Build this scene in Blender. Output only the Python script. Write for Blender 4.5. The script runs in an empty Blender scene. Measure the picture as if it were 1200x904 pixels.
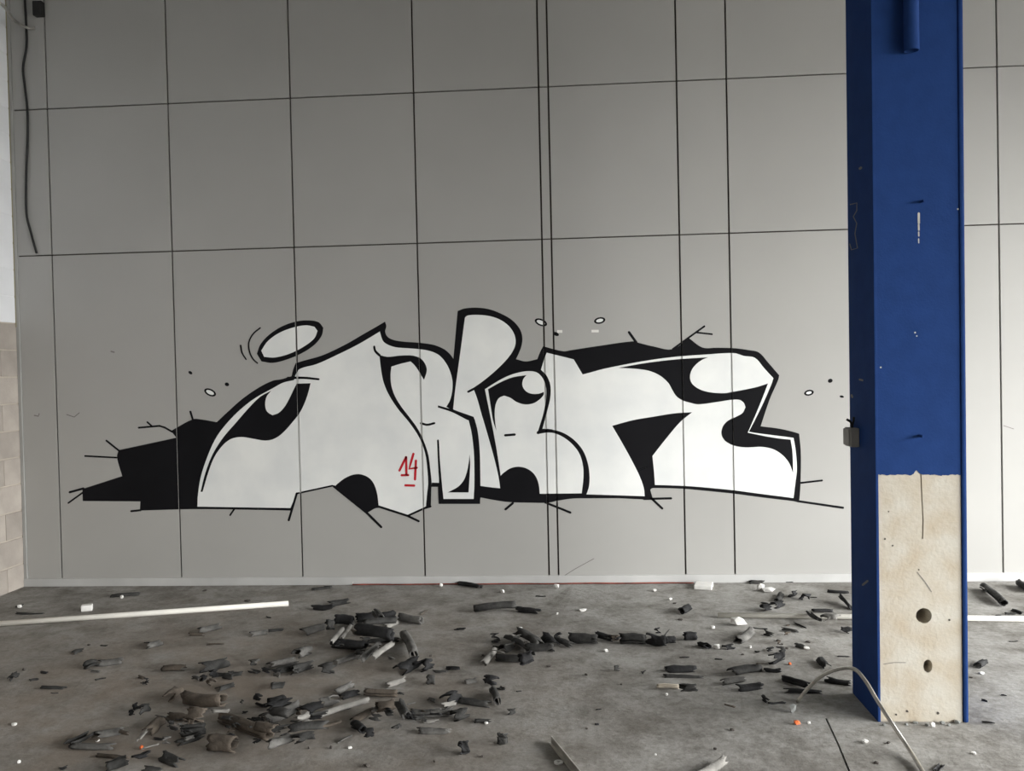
import bpy, bmesh, math, random
from mathutils import Vector, Matrix, noise
from mathutils.geometry import tessellate_polygon

# ------------------------------------------------------------------ camera, world, light
SC = bpy.context.scene
COL = SC.collection
D, H0, F = 6.3, 1.5795, 1000.0            # camera distance to the wall, eye height, focal length (px of 1200)
RIGHT = Vector((0.99752118, 0.06676926, -0.02221166))
UP = Vector((0.02102941, 0.01835752, 0.99961031))
FWD = Vector((-0.067151, 0.99759955, -0.0169079))
EYE = Vector((0, -D, H0))

cd = bpy.data.cameras.new('camera'); cam = bpy.data.objects.new('camera', cd); COL.objects.link(cam)
cd.sensor_width = 36; cd.sensor_fit = 'HORIZONTAL'; cd.lens = F * 36 / 1200; cd.clip_start = .05
m = Matrix.Identity(4)
for i in range(3):
    m[i][0], m[i][1], m[i][2], m[i][3] = RIGHT[i], UP[i], -FWD[i], EYE[i]
cam.matrix_world = m
SC.camera = cam

SC.view_settings.view_transform = 'Standard'; SC.view_settings.look = 'None'
SC.view_settings.gamma = 1; SC.view_settings.use_curve_mapping = False
SC.view_settings.exposure = 1.42

W = bpy.data.worlds.new('overcast'); SC.world = W; W.use_nodes = True
bg = W.node_tree.nodes['Background']
bg.inputs[0].default_value = (1.0, 0.99, 0.965, 1); bg.inputs[1].default_value = 20.5
# overcast sky: three times brighter at the zenith than at the horizon
wt = W.node_tree; wtc = wt.nodes.new('ShaderNodeTexCoord'); wsx = wt.nodes.new('ShaderNodeSeparateXYZ'); wmr = wt.nodes.new('ShaderNodeMapRange')
wvm = wt.nodes.new('ShaderNodeVectorMath'); wvm.operation = 'SCALE'; wvm.inputs[0].default_value = (1.0, 1.0, 0.985)
wt.links.new(wtc.outputs['Generated'], wsx.inputs[0]); wt.links.new(wsx.outputs['Z'], wmr.inputs['Value'])
wmr.inputs['To Min'].default_value = 1 / 3; wmr.inputs['To Max'].default_value = 1
wt.links.new(wmr.outputs[0], wvm.inputs['Scale']); wt.links.new(wvm.outputs[0], bg.inputs[0])

XL, XR, YB, ZC = -4.23, 7.4, -14.0, 4.82        # room: left wall, right wall, wall behind, ceiling
OY0, OY1, OZ0, OZ1 = -12.5, -0.2, 0.5, 3.4       # opening in the right wall
pl = bpy.data.lights.new('window_right_offscreen', 'AREA'); pl.shape = 'RECTANGLE'
pl.size = OZ1 - OZ0; pl.size_y = OY1 - OY0; pl.cycles.is_portal = True
po = bpy.data.objects.new('window_right_offscreen', pl); COL.objects.link(po)
po.location = (XR + .16, (OY0 + OY1) / 2, (OZ0 + OZ1) / 2); po.rotation_euler = (0, math.pi / 2, 0)

random.seed(7)

# ------------------------------------------------------------------ helpers
def ray(x, y):
    return RIGHT * ((x - 600) / F) + UP * (-(y - 452) / F) + FWD
def on_floor(x, y, z=0.0):
    d = ray(x, y); return EYE + d * ((z - H0) / d.z)
def on_wall(x, y, Y=0.0):
    d = ray(x, y); return EYE + d * ((Y + D) / d.y)

def mat(name, col, rough=.8, scale=4, amt=.0, col2=None, bump=0, bscale=60, spec=.3, metal=0, detail=6, rand=0):
    M = bpy.data.materials.new(name); M.use_nodes = True
    nt = M.node_tree; b = nt.nodes['Principled BSDF']
    b.inputs['Roughness'].default_value = rough; b.inputs['Metallic'].default_value = metal
    b.inputs['Specular IOR Level'].default_value = spec
    b.inputs['Base Color'].default_value = (*col, 1)
    tc = nt.nodes.new('ShaderNodeTexCoord')
    last = None
    if amt:
        n = nt.nodes.new('ShaderNodeTexNoise'); n.inputs['Scale'].default_value = scale; n.inputs['Detail'].default_value = detail
        nt.links.new(tc.outputs['Object'], n.inputs['Vector'])
        r = nt.nodes.new('ShaderNodeValToRGB')
        c2 = col2 or tuple(c * (1 - amt) for c in col)
        r.color_ramp.elements[0].position = .35; r.color_ramp.elements[0].color = (*c2, 1)
        r.color_ramp.elements[1].position = .65; r.color_ramp.elements[1].color = (*col, 1)
        nt.links.new(n.outputs['Fac'], r.inputs['Fac'])
        last = r.outputs['Color']
        if rand:
            oi = nt.nodes.new('ShaderNodeObjectInfo')
            mp = nt.nodes.new('ShaderNodeMapRange'); mp.inputs['To Min'].default_value = 1 - rand; mp.inputs['To Max'].default_value = 1 + rand
            nt.links.new(oi.outputs['Random'], mp.inputs['Value'])
            mx = nt.nodes.new('ShaderNodeVectorMath'); mx.operation = 'SCALE'
            nt.links.new(last, mx.inputs[0]); nt.links.new(mp.outputs[0], mx.inputs['Scale'])
            last = mx.outputs[0]
        nt.links.new(last, b.inputs['Base Color'])
    if bump:
        n2 = nt.nodes.new('ShaderNodeTexNoise'); n2.inputs['Scale'].default_value = bscale; n2.inputs['Detail'].default_value = 5
        nt.links.new(tc.outputs['Object'], n2.inputs['Vector'])
        bp = nt.nodes.new('ShaderNodeBump'); bp.inputs['Strength'].default_value = bump; bp.inputs['Distance'].default_value = .01
        nt.links.new(n2.outputs['Fac'], bp.inputs['Height']); nt.links.new(bp.outputs['Normal'], b.inputs['Normal'])
    return M

M = {}
M['panel'] = mat('panel_grey', (.388, .383, .366), .55, 1.2, .05, bump=.03, bscale=250)
M['joint'] = mat('joint_dark', (.065, .057, .05), .9, 5, .3)
M['base'] = mat('baseboard_grey', (.50, .50, .49), .6, 3, .15)
M['trim'] = mat('corner_trim_grey', (.36, .36, .345), .6, 4, .1)
M['sealant'] = mat('sealant_ochre', (.30, .27, .17), .8, 4, .2)
M['ceil'] = mat('ceiling_concrete', (.16, .16, .155), .9, 1, .15)
M['plain'] = mat('plain_wall', (.22, .215, .21), .9, 1, .1)
M['block'] = mat('bare_block', (.40, .36, .32), .95, 5, .2, bump=.3, bscale=90, rand=.13)
M['blockpaint'] = mat('painted_block', (.75, .76, .78), .8, 3, .07, bump=.15, bscale=90, rand=.02)
M['mortar'] = mat('mortar', (.46, .41, .35), .95, 6, .15)
M['white'] = mat('paint_white', (.80, .81, .79), .6, 3.0, .08, col2=(.71, .725, .72))
M['black'] = mat('paint_black', (.008, .008, .0095), .7, 3, .2, spec=.08)
M['red'] = mat('paint_red', (.52, .012, .025), .6, 6, .1)
M['pencil'] = mat('scratch_grey', (.20, .19, .18), .9, 6, .2)
M['tick'] = mat('tick_white', (.75, .74, .70), .8)
M['conc'] = mat('bare_concrete', (.50, .475, .415), .95, 7, .15, col2=(.43, .37, .285), bump=.25, bscale=55, detail=12)
M['blue'] = mat('blue_paint', (.016, .044, .155), .7, 12, .12, bump=.1, bscale=120, spec=.04)
M['chip'] = mat('chipped_white', (.5, .49, .44), .9, 30, .2)
M['steel'] = mat('galvanised_steel', (.55, .53, .49), .32, 20, .3, metal=.9)
M['pole'] = mat('white_plastic_pole', (.80, .78, .72), .5, 5, .12)
M['box'] = mat('grey_plastic_box', (.27, .26, .24), .6, 8, .2)
M['cable'] = mat('black_cable', (.02, .02, .02), .6)
M['redcord'] = mat('red_cord', (.27, .07, .05), .8, 6, .6)
M['foamblack'] = mat('foam_black', (.026, .026, .027), .8, 14, .7, bump=.4, bscale=90, rand=.3, spec=.25)
M['foamdark'] = mat('foam_dark', (.062, .061, .058), .85, 12, .75, bump=.4, bscale=90, rand=.3, spec=.25)
M['foamgrey'] = mat('foam_dusty_grey', (.165, .16, .15), .9, 12, .6, bump=.4, bscale=90, rand=.2)
M['foambrown'] = mat('foam_dusty_brown', (.125, .103, .082), .92, 11, .65, bump=.4, bscale=90, rand=.15)
M['foamlight'] = mat('foam_dusty_pale', (.27, .26, .24), .92, 16, .35, bump=.3, bscale=90, rand=.12)
M['cream'] = mat('cream_plastic', (.55, .49, .40), .7, 12, .15)
M['chalk'] = mat('white_rubble', (.78, .77, .74), .9, 20, .12)
M['stone'] = mat('grey_rubble', (.26, .27, .26), .9, 20, .2)
M['orange'] = mat('orange_plastic', (.75, .17, .05), .6, 15, .2)
M['grit'] = mat('dark_grit', (.07, .062, .055), .95)
M['outside'] = mat('outdoor_ground', (.10, .10, .098), .95, 1, .2)

def floor_material():
    Mt = bpy.data.materials.new('floor_concrete'); Mt.use_nodes = True
    nt = Mt.node_tree; b = nt.nodes['Principled BSDF']; L = nt.links.new
    b.inputs['Roughness'].default_value = .95; b.inputs['Specular IOR Level'].default_value = .08
    tc = nt.nodes.new('ShaderNodeTexCoord')
    def nz(s, det, rough=.5):
        n = nt.nodes.new('ShaderNodeTexNoise'); n.inputs['Scale'].default_value = s; n.inputs['Detail'].default_value = det
        n.inputs['Roughness'].default_value = rough
        L(tc.outputs['Object'], n.inputs['Vector']); return n.outputs['Fac']
    def ramp(src, p0, c0, p1, c1):
        r = nt.nodes.new('ShaderNodeValToRGB')
        r.color_ramp.elements[0].position = p0; r.color_ramp.elements[0].color = (*c0, 1)
        r.color_ramp.elements[1].position = p1; r.color_ramp.elements[1].color = (*c1, 1)
        L(src, r.inputs['Fac']); return r.outputs['Color']
    def mix(kind, fac, a, c):
        x = nt.nodes.new('ShaderNodeMix'); x.data_type = 'RGBA'; x.blend_type = kind
        if isinstance(fac, float): x.inputs[0].default_value = fac
        else: L(fac, x.inputs[0])
        L(a, x.inputs[6]); L(c, x.inputs[7]); return x.outputs[2]
    base = ramp(nz(1.1, 8, .6), .36, (.28, .272, .258), .64, (.36, .355, .34))
    stain = ramp(nz(2.6, 10, .7), .38, (.50, .48, .455), .57, (1, 1, 1))
    fine = ramp(nz(38, 6, .7), .34, (.78, .77, .75), .58, (1.04, 1.04, 1.03))
    speck = ramp(nz(120, 3, .6), .27, (.45, .42, .40), .36, (1, 1, 1))
    smear = ramp(nz(7.5, 8, .7), .33, (.52, .50, .47), .50, (1, 1, 1))
    c = mix('MULTIPLY', .8, base, stain); c = mix('MULTIPLY', .7, c, smear); c = mix('MULTIPLY', .9, c, fine); c = mix('MULTIPLY', .8, c, speck)
    # brown dust where the heap lies (its own shape, left part of the floor)
    sp = nt.nodes.new('ShaderNodeVectorMath'); sp.operation = 'DISTANCE'; sp.inputs[1].default_value = (-2.0, -2.3, 0)
    L(tc.outputs['Object'], sp.inputs[0])
    dm = nt.nodes.new('ShaderNodeMapRange'); dm.inputs['From Min'].default_value = .4; dm.inputs['From Max'].default_value = 2.6
    dm.inputs['To Min'].default_value = .75; dm.inputs['To Max'].default_value = 0; L(sp.outputs['Value'], dm.inputs['Value'])
    mm = nt.nodes.new('ShaderNodeMath'); mm.operation = 'MULTIPLY'; L(dm.outputs[0], mm.inputs[0])
    L(ramp(nz(3.1, 7, .6), .35, (.25, .25, .25), .6, (1, 1, 1)), mm.inputs[1])
    br = nt.nodes.new('ShaderNodeRGB'); br.outputs[0].default_value = (.245, .205, .168, 1)
    c = mix('MIX', mm.outputs[0], c, br.outputs[0])
    L(c, b.inputs['Base Color'])
    bp = nt.nodes.new('ShaderNodeBump'); bp.inputs['Strength'].default_value = .35; bp.inputs['Distance'].default_value = .012
    L(nz(24, 8, .65), bp.inputs['Height']); L(bp.outputs['Normal'], b.inputs['Normal'])
    return Mt
M['floor'] = floor_material()

def obj(name, me, material=None, parent=None, loc=None, label=None, cat=None, group=None, kind=None):
    o = bpy.data.objects.new(name, me); COL.objects.link(o)
    if material is not None and len(me.materials) == 0: me.materials.append(M[material])
    if loc is not None: o.location = loc
    if parent is not None:
        o.parent = parent
    tag(o, label, cat, group, kind)
    return o
def tag(o, label=None, cat=None, group=None, kind=None):
    if label: o['label'] = label
    if cat: o['category'] = cat
    if group: o['group'] = group
    if kind: o['kind'] = kind
def empty(name, loc=(0, 0, 0), **k):
    o = bpy.data.objects.new(name, None); COL.objects.link(o); o.location = loc; o.empty_display_size = .1
    tag(o, **k); return o
def mesh(name, vs, fs, smooth=False):
    me = bpy.data.meshes.new(name); me.from_pydata([tuple(v) for v in vs], [], fs)
    if smooth:
        for p in me.polygons: p.use_smooth = True
    me.update(); return me
BOXF = [(0, 3, 2, 1), (4, 5, 6, 7), (0, 1, 5, 4), (1, 2, 6, 5), (2, 3, 7, 6), (3, 0, 4, 7)]
def boxmesh(name, x0, x1, y0, y1, z0, z1, bevel=0):
    vs = [(x0, y0, z0), (x1, y0, z0), (x1, y1, z0), (x0, y1, z0), (x0, y0, z1), (x1, y0, z1), (x1, y1, z1), (x0, y1, z1)]
    me = mesh(name, vs, BOXF)
    if bevel:
        bm = bmesh.new(); bm.from_mesh(me)
        bmesh.ops.bevel(bm, geom=bm.edges[:], offset=bevel, segments=2, affect='EDGES', profile=.6)
        bm.to_mesh(me); bm.free()
    return me
def boxes(name, lst):
    vs, fs = [], []
    for (x0, x1, y0, y1, z0, z1) in lst:
        n = len(vs)
        vs += [(x0, y0, z0), (x1, y0, z0), (x1, y1, z0), (x0, y1, z0), (x0, y0, z1), (x1, y0, z1), (x1, y1, z1), (x0, y1, z1)]
        fs += [tuple(i + n for i in f) for f in BOXF]
    return mesh(name, vs, fs)
def smooth_path(P, n=6):
    P = [Vector(p) for p in P]; out = []
    for i in range(len(P) - 1):
        a, b = P[i], P[i + 1]; L = (b - a).length
        ta = (P[i + 1] - P[i - 1]).normalized() * L if i else (b - a)
        tb = (P[i + 2] - P[i]).normalized() * L if i + 2 < len(P) else (b - a)
        for k in range(n):
            t = k / n; t2, t3 = t * t, t * t * t
            out.append(a * (2 * t3 - 3 * t2 + 1) + ta * (t3 - 2 * t2 + t) + b * (-2 * t3 + 3 * t2) + tb * (t3 - t2))
    out.append(P[-1]); return out
def tubemesh(name, P, r, n=10, inner=None):
    """round tube along points; inner radius makes it hollow with open ends"""
    P = [Vector(p) for p in P]; vs, fs = [], []
    def rings(rad):
        base = len(vs); prev = None
        for i, p in enumerate(P):
            t = ((P[min(i + 1, len(P) - 1)]) - P[max(i - 1, 0)]).normalized()
            if prev is None:
                a = Vector((0, 0, 1)) if abs(t.z) < .9 else Vector((1, 0, 0))
                u = t.cross(a).normalized()
            else:
                u = (prev - t * prev.dot(t)).normalized()
            prev = u; w = t.cross(u)
            for k in range(n):
                an = 2 * math.pi * k / n
                vs.append(p + (u * math.cos(an) + w * math.sin(an)) * rad)
        return base
    b0 = rings(r); N = len(P)
    for i in range(N - 1):
        for k in range(n):
            k2 = (k + 1) % n
            fs.append((b0 + i * n + k, b0 + i * n + k2, b0 + (i + 1) * n + k2, b0 + (i + 1) * n + k))
    if inner:
        b1 = rings(inner)
        for i in range(N - 1):
            for k in range(n):
                k2 = (k + 1) % n
                fs.append((b1 + i * n + k2, b1 + i * n + k, b1 + (i + 1) * n + k, b1 + (i + 1) * n + k2))
        for k in range(n):
            k2 = (k + 1) % n
            fs.append((b0 + k, b1 + k, b1 + k2, b0 + k2)); e = (N - 1) * n
            fs.append((b0 + e + k2, b1 + e + k2, b1 + e + k, b0 + e + k))
    else:
        fs.append(tuple(b0 + k for k in range(n))[::-1]); fs.append(tuple(b0 + (N - 1) * n + k for k in range(n)))
    me = mesh(name, vs, fs)
    for p in me.polygons: p.use_smooth = len(p.vertices) == 4
    return me

# ------------------------------------------------------------------ the setting
obj('floor', boxmesh('floor', XL - .3, XR + .3, YB - .2, .3, -.15, 0), 'floor', kind='structure')
a, b, c_ = on_floor(968, 842), on_floor(982, 872), on_floor(996, 906)
cut = [a, b, c_, c_ + (c_ - b) * 3]
def carve(target, cutter_me, parent=None):
    c = bpy.data.objects.new('cutter', cutter_me); COL.objects.link(c); c.parent = parent
    md = target.modifiers.new('cut', 'BOOLEAN'); md.operation = 'DIFFERENCE'; md.object = c; md.solver = 'EXACT'
    bpy.context.view_layer.update()
    ev = bpy.data.meshes.new_from_object(target.evaluated_get(bpy.context.evaluated_depsgraph_get()))
    target.modifiers.clear(); target.data = ev; bpy.data.objects.remove(c)
vs, fs = [], []
for i, p in enumerate(cut):
    for z in (-.04, .02):
        vs += [(p.x - .004, p.y, z), (p.x + .004, p.y, z)]
    if i:
        q = 4 * i - 4
        fs += [(q, q + 1, q + 5, q + 4), (q + 2, q + 6, q + 7, q + 3), (q, q + 4, q + 6, q + 2), (q + 1, q + 3, q + 7, q + 5)]
n_ = 4 * (len(cut) - 1); fs += [(0, 2, 3, 1), (n_, n_ + 1, n_ + 3, n_ + 2)]
cm = mesh('cutter', vs, fs); bmc = bmesh.new(); bmc.from_mesh(cm); bmesh.ops.recalc_face_normals(bmc, faces=bmc.faces); bmc.to_mesh(cm); bmc.free()
carve(bpy.data.objects['floor'], cm)

obj('ceiling', boxmesh('ceiling', XL - .3, XR + .3, YB - .2, .3, ZC, ZC + .25), 'ceil', kind='structure')
obj('wall_rear', boxmesh('wall_rear', XL - .3, XR + .3, YB - .2, YB, 0, ZC), 'plain', kind='structure')
obj('wall_right', boxes('wall_right', [(XR, XR + .3, YB, OY0, 0, ZC), (XR, XR + .3, OY1, .3, 0, ZC), (XR, XR + .3, OY0, OY1, OZ1, ZC), (XR, XR + .3, OY0, OY1, 0, OZ0)]), 'plain', kind='structure')
obj('ground', boxmesh('ground', XR + .3, 60, -50, 40, -.3, -.08), 'outside', kind='structure')

# back wall: dark backing, grey panels with open joints
VX = [-3.9312, -2.9837, -2.0408, -1.1072, -.1795, -.1094, .8216, 1.1785, 2.123, 3.0677, 4.01, 4.955, 5.90, 6.845]
HZ = [.0575, 2.5447, 3.659, 4.775]
GV, GH = .0125, .0100
wall = obj('wall_back', boxmesh('wall_back', XL - .3, XR + .3, .018, .3, 0, ZC), 'joint', kind='structure')
xs = [XL] + VX + [XR]; zs = HZ + [ZC]
for i in range(len(xs) - 1):
    x0 = xs[i] + (GV / 2 if i else .028); x1 = xs[i + 1] - (GV / 2 if i < len(xs) - 2 else 0)
    for j in range(len(zs) - 1):
        z0 = zs[j] + (GH / 2 if j else 0); z1 = zs[j + 1] - (GH / 2 if j < len(zs) - 2 else 0)
        if z1 - z0 < .02: continue
        obj('panel', boxmesh('panel', x0, x1, 0, .02, z0, z1), 'panel', wall)
obj('baseboard_back', boxmesh('baseboard_back', XL, XR, -.016, .02, 0, HZ[0] + .002, .003), 'base', kind='structure')
obj('trim_1', boxmesh('trim_1', XL, XL + .026, -.010, .02, HZ[0], ZC, .003), 'trim', kind='structure')
obj('trim_2', boxmesh('trim_2', XL - .002, XL + .006, -.014, -.002, 2.0, ZC), 'sealant', kind='structure')

# left wall of blocks, painted white above shoulder height
CH, ZP = .2053, 2.029
lw = obj('wall_left', boxmesh('wall_left', XL - .3, XL - .006, YB, .3, 0, ZC), 'mortar', kind='structure')
obj('painted_joint', boxmesh('painted_joint', XL - .05, XL - .0025, -2.45, .02, ZP + .004, ZC), 'blockpaint', lw)
nbase = ZP - 10 * CH
full_me, paint_me = boxmesh('block', -.05, .006, -.197, .197, .005, CH - .005, .004), boxmesh('block', -.05, .006, -.197, .197, .005, CH - .005, .004)
full_me.materials.append(M['block']); paint_me.materials.append(M['blockpaint'])
k = 0
zz = nbase
while zz < ZC - .05:
    y = -.2 if k % 2 else -.4
    y0 = 0
    if k % 2 == 0:      # half block in the corner
        hm = boxmesh('block', -.05, .006, -.195, 0, .005, min(CH, ZC - zz) - .005, .004)
        obj('block', hm, 'blockpaint' if zz > ZP - .05 else 'block', lw, (XL - .006, 0, zz))
    for q in range(5):
        obj('block', paint_me if zz > ZP - .05 else full_me, None, lw, (XL - .006, y - q * .4 + (0 if k % 2 else 0), zz))
    zz += CH; k += 1
obj('wall_facing', boxes('wall_facing', [(XL - .05, XL, YB, -2.45, 0, ZP), ]), 'block', lw)
obj('wall_facing', boxes('wall_facing', [(XL - .05, XL, YB, -2.45, ZP, ZC)]), 'blockpaint', lw)

# ------------------------------------------------------------------ graffiti
graf = empty('graffiti', (-.6, -.001, .6), label='black and white graffiti lettering with a red number 14 painted across the grey panels', cat='graffiti')
GI = graf.matrix_world.inverted() if False else Matrix.Translation((.6, .001, -.6))
CR = {'A': (80, 400, 4.108), 'B': (220, 360, 4.108), 'C': (330, 430, 4.304), 'Dd': (430, 350, 4.108), 'E': (540, 400, 4.108),
      'F': (620, 360, 4.108), 'G': (760, 370, 3.767), 'H': (440, 470, 6.0), 'P': (0, 0, 1.0),
      'P1': (60, 680, 4.444), 'P2': (310, 690, 4.444), 'P3': (540, 680, 4.444), 'P4': (760, 670, 4.444), 'P5': (1100, 670, 9.04),
      'Q1': (0, 670, 6), 'Q3': (340, 670, 6), 'Q7': (60, 770, 6), 'Q8': (220, 770, 6), 'Q9': (380, 770, 6), 'L': (0, 760, 6.275)}
def cv(c, *pts):
    x0, y0, s = CR[c]; return [(x0 + x / s, y0 + y / s) for x, y in pts]
def smooth_loop(P, ang=42, n=5):
    P = [Vector(p) for p in P]; N = len(P); out = []
    def corner(i):
        d0 = P[i] - P[i - 1]; d1 = P[(i + 1) % N] - P[i]
        if d0.length < 1e-6 or d1.length < 1e-6: return True
        return d0.angle(d1) > math.radians(ang)
    cs = [corner(i) for i in range(N)]
    for i in range(N):
        j = (i + 1) % N; a, b = P[i], P[j]; L = (b - a).length
        ta = (b - a) if cs[i] else (P[j] - P[i - 1]).normalized() * L
        tb = (b - a) if cs[j] else (P[(j + 1) % N] - P[i]).normalized() * L
        steps = 1 if (cs[i] and cs[j]) else n
        for k in range(steps):
            t = k / steps; t2, t3 = t * t, t * t * t
            out.append(a * (2 * t3 - 3 * t2 + 1) + ta * (t3 - 2 * t2 + t) + b * (-2 * t3 + 3 * t2) + tb * (t3 - t2))
    return out
cuts = [(x - GV / 2, x + GV / 2) for x in VX]
def paint(name, loops, material, layer, clip=True, parent=None):
    """flat coat of paint on the wall face; loops = list of px loops, cut open over the panel joints"""
    bm = bmesh.new()
    for lp in loops:
        W3 = [on_wall(p[0], p[1]) for p in lp]
        tri = tessellate_polygon([[Vector((p.x, p.z, 0)) for p in W3]])
        bv = [bm.verts.new((p.x, -.0005 - .0005 * layer, p.z)) for p in W3]
        for t in tri:
            try: f = bm.faces.new([bv[k] for k in t])
            except ValueError: pass
    bm.normal_update()
    for f in bm.faces:
        if f.normal.y > 0: f.normal_flip()
    if clip and bm.verts:
        lo = min(v.co.x for v in bm.verts); hi = max(v.co.x for v in bm.verts)
        for (c0, c1) in cuts:
            if c1 < lo or c0 > hi: continue
            for c in (c0, c1):
                bmesh.ops.bisect_plane(bm, geom=bm.verts[:] + bm.edges[:] + bm.faces[:], plane_co=(c, 0, 0), plane_no=(1, 0, 0))
            dead = [f for f in bm.faces if c0 < f.calc_center_median().x < c1]
            bmesh.ops.delete(bm, geom=dead, context='FACES')
    me = bpy.data.meshes.new(name); bm.transform(GI if parent is None else Matrix.Identity(4)); bm.to_mesh(me); bm.free()
    return obj(name, me, material, parent or graf)
def ribbon(P, w, w2=None, sm=False, caps=True):
    if sm: P = [(v.x, v.y) for v in smooth_path(P, 6)]
    P = [Vector(p) for p in P]; w2 = w if w2 is None else w2
    l, r = [], []
    n = len(P)
    for i, p in enumerate(P):
        t = (P[min(i + 1, n - 1)] - P[max(i - 1, 0)]).normalized(); nn = Vector((-t.y, t.x))
        h = (w + (w2 - w) * i / (n - 1)) / 2
        l.append(p + nn * h); r.append(p - nn * h)
    t0 = (P[0] - P[1]).normalized() * w * .4; t1 = (P[-1] - P[-2]).normalized() * w2 * .4
    lp = [P[0] + t0] + l + [P[-1] + t1] + r[::-1]
    return [(v.x, v.y) for v in lp]
def blob(cx, cy, rx, ry, ang, n=14):
    c, s = math.cos(math.radians(ang)), math.sin(math.radians(ang)); o = []
    for k in range(n):
        a = 2 * math.pi * k / n; x, y = rx * math.cos(a), ry * math.sin(a)
        o.append((cx + x * c - y * s, cy + x * s + y * c))
    return o
SL = smooth_loop
# layer 0: the whole black silhouette (shadow block and outlines)
sil = (cv('A', (70, 770), (68, 712), (260, 650), (235, 560), (242, 525), (520, 465), (495, 432), (600, 376), (640, 377), (715, 390), (765, 343), (838, 278), (920, 222), (986, 190))
       + cv('B', (450, 348), (500, 333), (508, 300), (520, 270), (560, 258), (650, 232), (760, 180), (850, 128), (920, 88), (950, 70), (956, 92))
       + cv('Dd', (88, 160), (100, 185), (130, 200), (180, 208), (250, 213), (320, 223), (370, 243), (400, 268), (416, 290),
            (437, 60), (470, 48), (530, 44), (590, 52), (650, 75), (700, 105), (735, 145), (748, 185), (745, 225), (732, 262), (718, 292), (765, 303), (820, 292), (835, 255), (848, 230))
       + cv('F', (165, 213), (200, 208), (330, 188), (500, 165), (530, 173), (600, 190), (690, 203), (770, 150), (835, 195), (900, 196), (986, 198))
       + cv('G', (440, 152), (487, 163), (530, 210), (577, 264), (572, 285), (535, 370), (495, 489), (580, 500), (640, 514), (665, 522), (672, 600), (672, 700), (666, 812), (658, 824), (640, 820),
            (500, 803), (370, 786), (200, 769), (150, 765), (18, 762))
       + cv('E', (912, 716), (925, 760), (880, 762), (760, 757), (610, 757), (540, 758), (470, 768), (420, 778), (330, 778), (230, 775), (160, 765), (95, 753))
       + cv('H', (737, 690), (735, 725), (445, 725), (440, 605), (392, 605), (388, 745), (355, 748))
       + cv('C', (635, 756), (490, 712), (430, 738), (270, 610), (255, 600), (75, 643), (45, 726))
       + cv('A', (986, 814), (622, 809), (345, 816), (347, 772)))
paint('letter_outline', [SL(sil)], 'black', 0)
paint('joint_paint', [SL(sil)], 'black', -15, False, wall)
# layer 1: white letter bodies
w1 = (cv('A', (622, 797), (624, 745), (638, 655), (668, 562), (708, 472), (758, 402), (828, 330), (900, 274), (986, 226))
      + cv('B', (460, 364), (512, 352), (520, 325), (540, 298), (620, 275), (720, 230), (820, 180), (925, 118))
      + cv('Dd', (68, 180), (78, 205), (100, 222), (140, 235), (200, 240), (260, 245), (310, 255), (350, 275), (380, 310), (400, 350), (412, 400), (410, 450), (400, 490), (382, 522), (415, 540))
      + cv('H', (655, 135), (675, 220), (690, 340), (695, 450), (695, 600), (690, 690), (478, 690), (470, 620), (450, 577), (397, 575), (385, 640), (362, 738))
      + cv('C', (635, 748), (490, 706), (482, 640), (465, 590), (440, 560), (400, 543), (360, 545), (320, 562), (285, 588), (268, 604), (255, 602), (75, 640), (45, 713)))
paint('letter_fill', [SL(w1)], 'white', 1)
w3 = (cv('Dd', (472, 92), (485, 82), (540, 79), (600, 87), (650, 107), (690, 140), (712, 180), (715, 220), (700, 257), (670, 297), (620, 347), (560, 397), (510, 432), (518, 447))
      + cv('H', (720, 0), (745, 90), (775, 190), (815, 330), (848, 455), (867, 545), (877, 615), (800, 607), (738, 598), (737, 480), (733, 350), (720, 220), (700, 140))
      + cv('Dd', (510, 573), (415, 534), (425, 440), (440, 330), (455, 220)))
paint('letter_fill', [SL(w3)], 'white', 1)
w4 = (cv('Dd', (568, 437), (610, 410), (660, 382), (710, 362), (770, 350), (815, 355), (840, 375), (858, 410), (864, 450), (860, 500), (848, 560), (822, 645))
      + cv('E', (372, 447), (430, 440), (480, 455), (530, 490), (570, 540), (588, 600), (590, 660), (582, 733), (380, 735), (375, 690), (360, 650), (330, 620), (285, 605), (240, 612), (205, 635), (192, 648), (180, 570), (165, 480), (140, 350)))
paint('letter_fill', [SL(w4)], 'white', 1)
w5 = (cv('F', (85, 220), (215, 252), (258, 325), (300, 314), (350, 300), (440, 281), (560, 259), (700, 240), (860, 228), (986, 222))
      + cv('G', (420, 178), (470, 187), (510, 232), (551, 276), (543, 302), (500, 400), (443, 513), (470, 518), (640, 540), (650, 600), (655, 680), (648, 740), (640, 806),
           (500, 788), (370, 771), (200, 755), (150, 752), (28, 748), (25, 700), (17, 620), (80, 540), (140, 470), (192, 427))
      + cv('F', (700, 512), (600, 528), (500, 545), (400, 572), (440, 640), (490, 730), (530, 810), (552, 870))
      + cv('E', (885, 747), (740, 742), (605, 738), (617, 700), (620, 650), (612, 590), (590, 530), (550, 480), (500, 445), (450, 428), (393, 422), (415, 340), (431, 270), (431, 210), (412, 165), (386, 138), (400, 90)))
paint('letter_fill', [SL(w5)], 'white', 1)
halo_o = cv('B', (333, 225), (350, 180), (390, 135), (450, 95), (520, 70), (580, 64), (630, 73), (653, 100), (645, 138), (610, 182), (550, 222), (480, 252), (410, 269), (355, 262))
halo_i = cv('B', (354, 210), (385, 165), (440, 125), (510, 98), (570, 88), (610, 95), (625, 115), (610, 150), (560, 190), (490, 225), (420, 243), (368, 240))
paint('halo_ring', [SL(halo_o)], 'black', 0); paint('halo_fill', [SL(halo_i)], 'white', 1)
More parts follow.
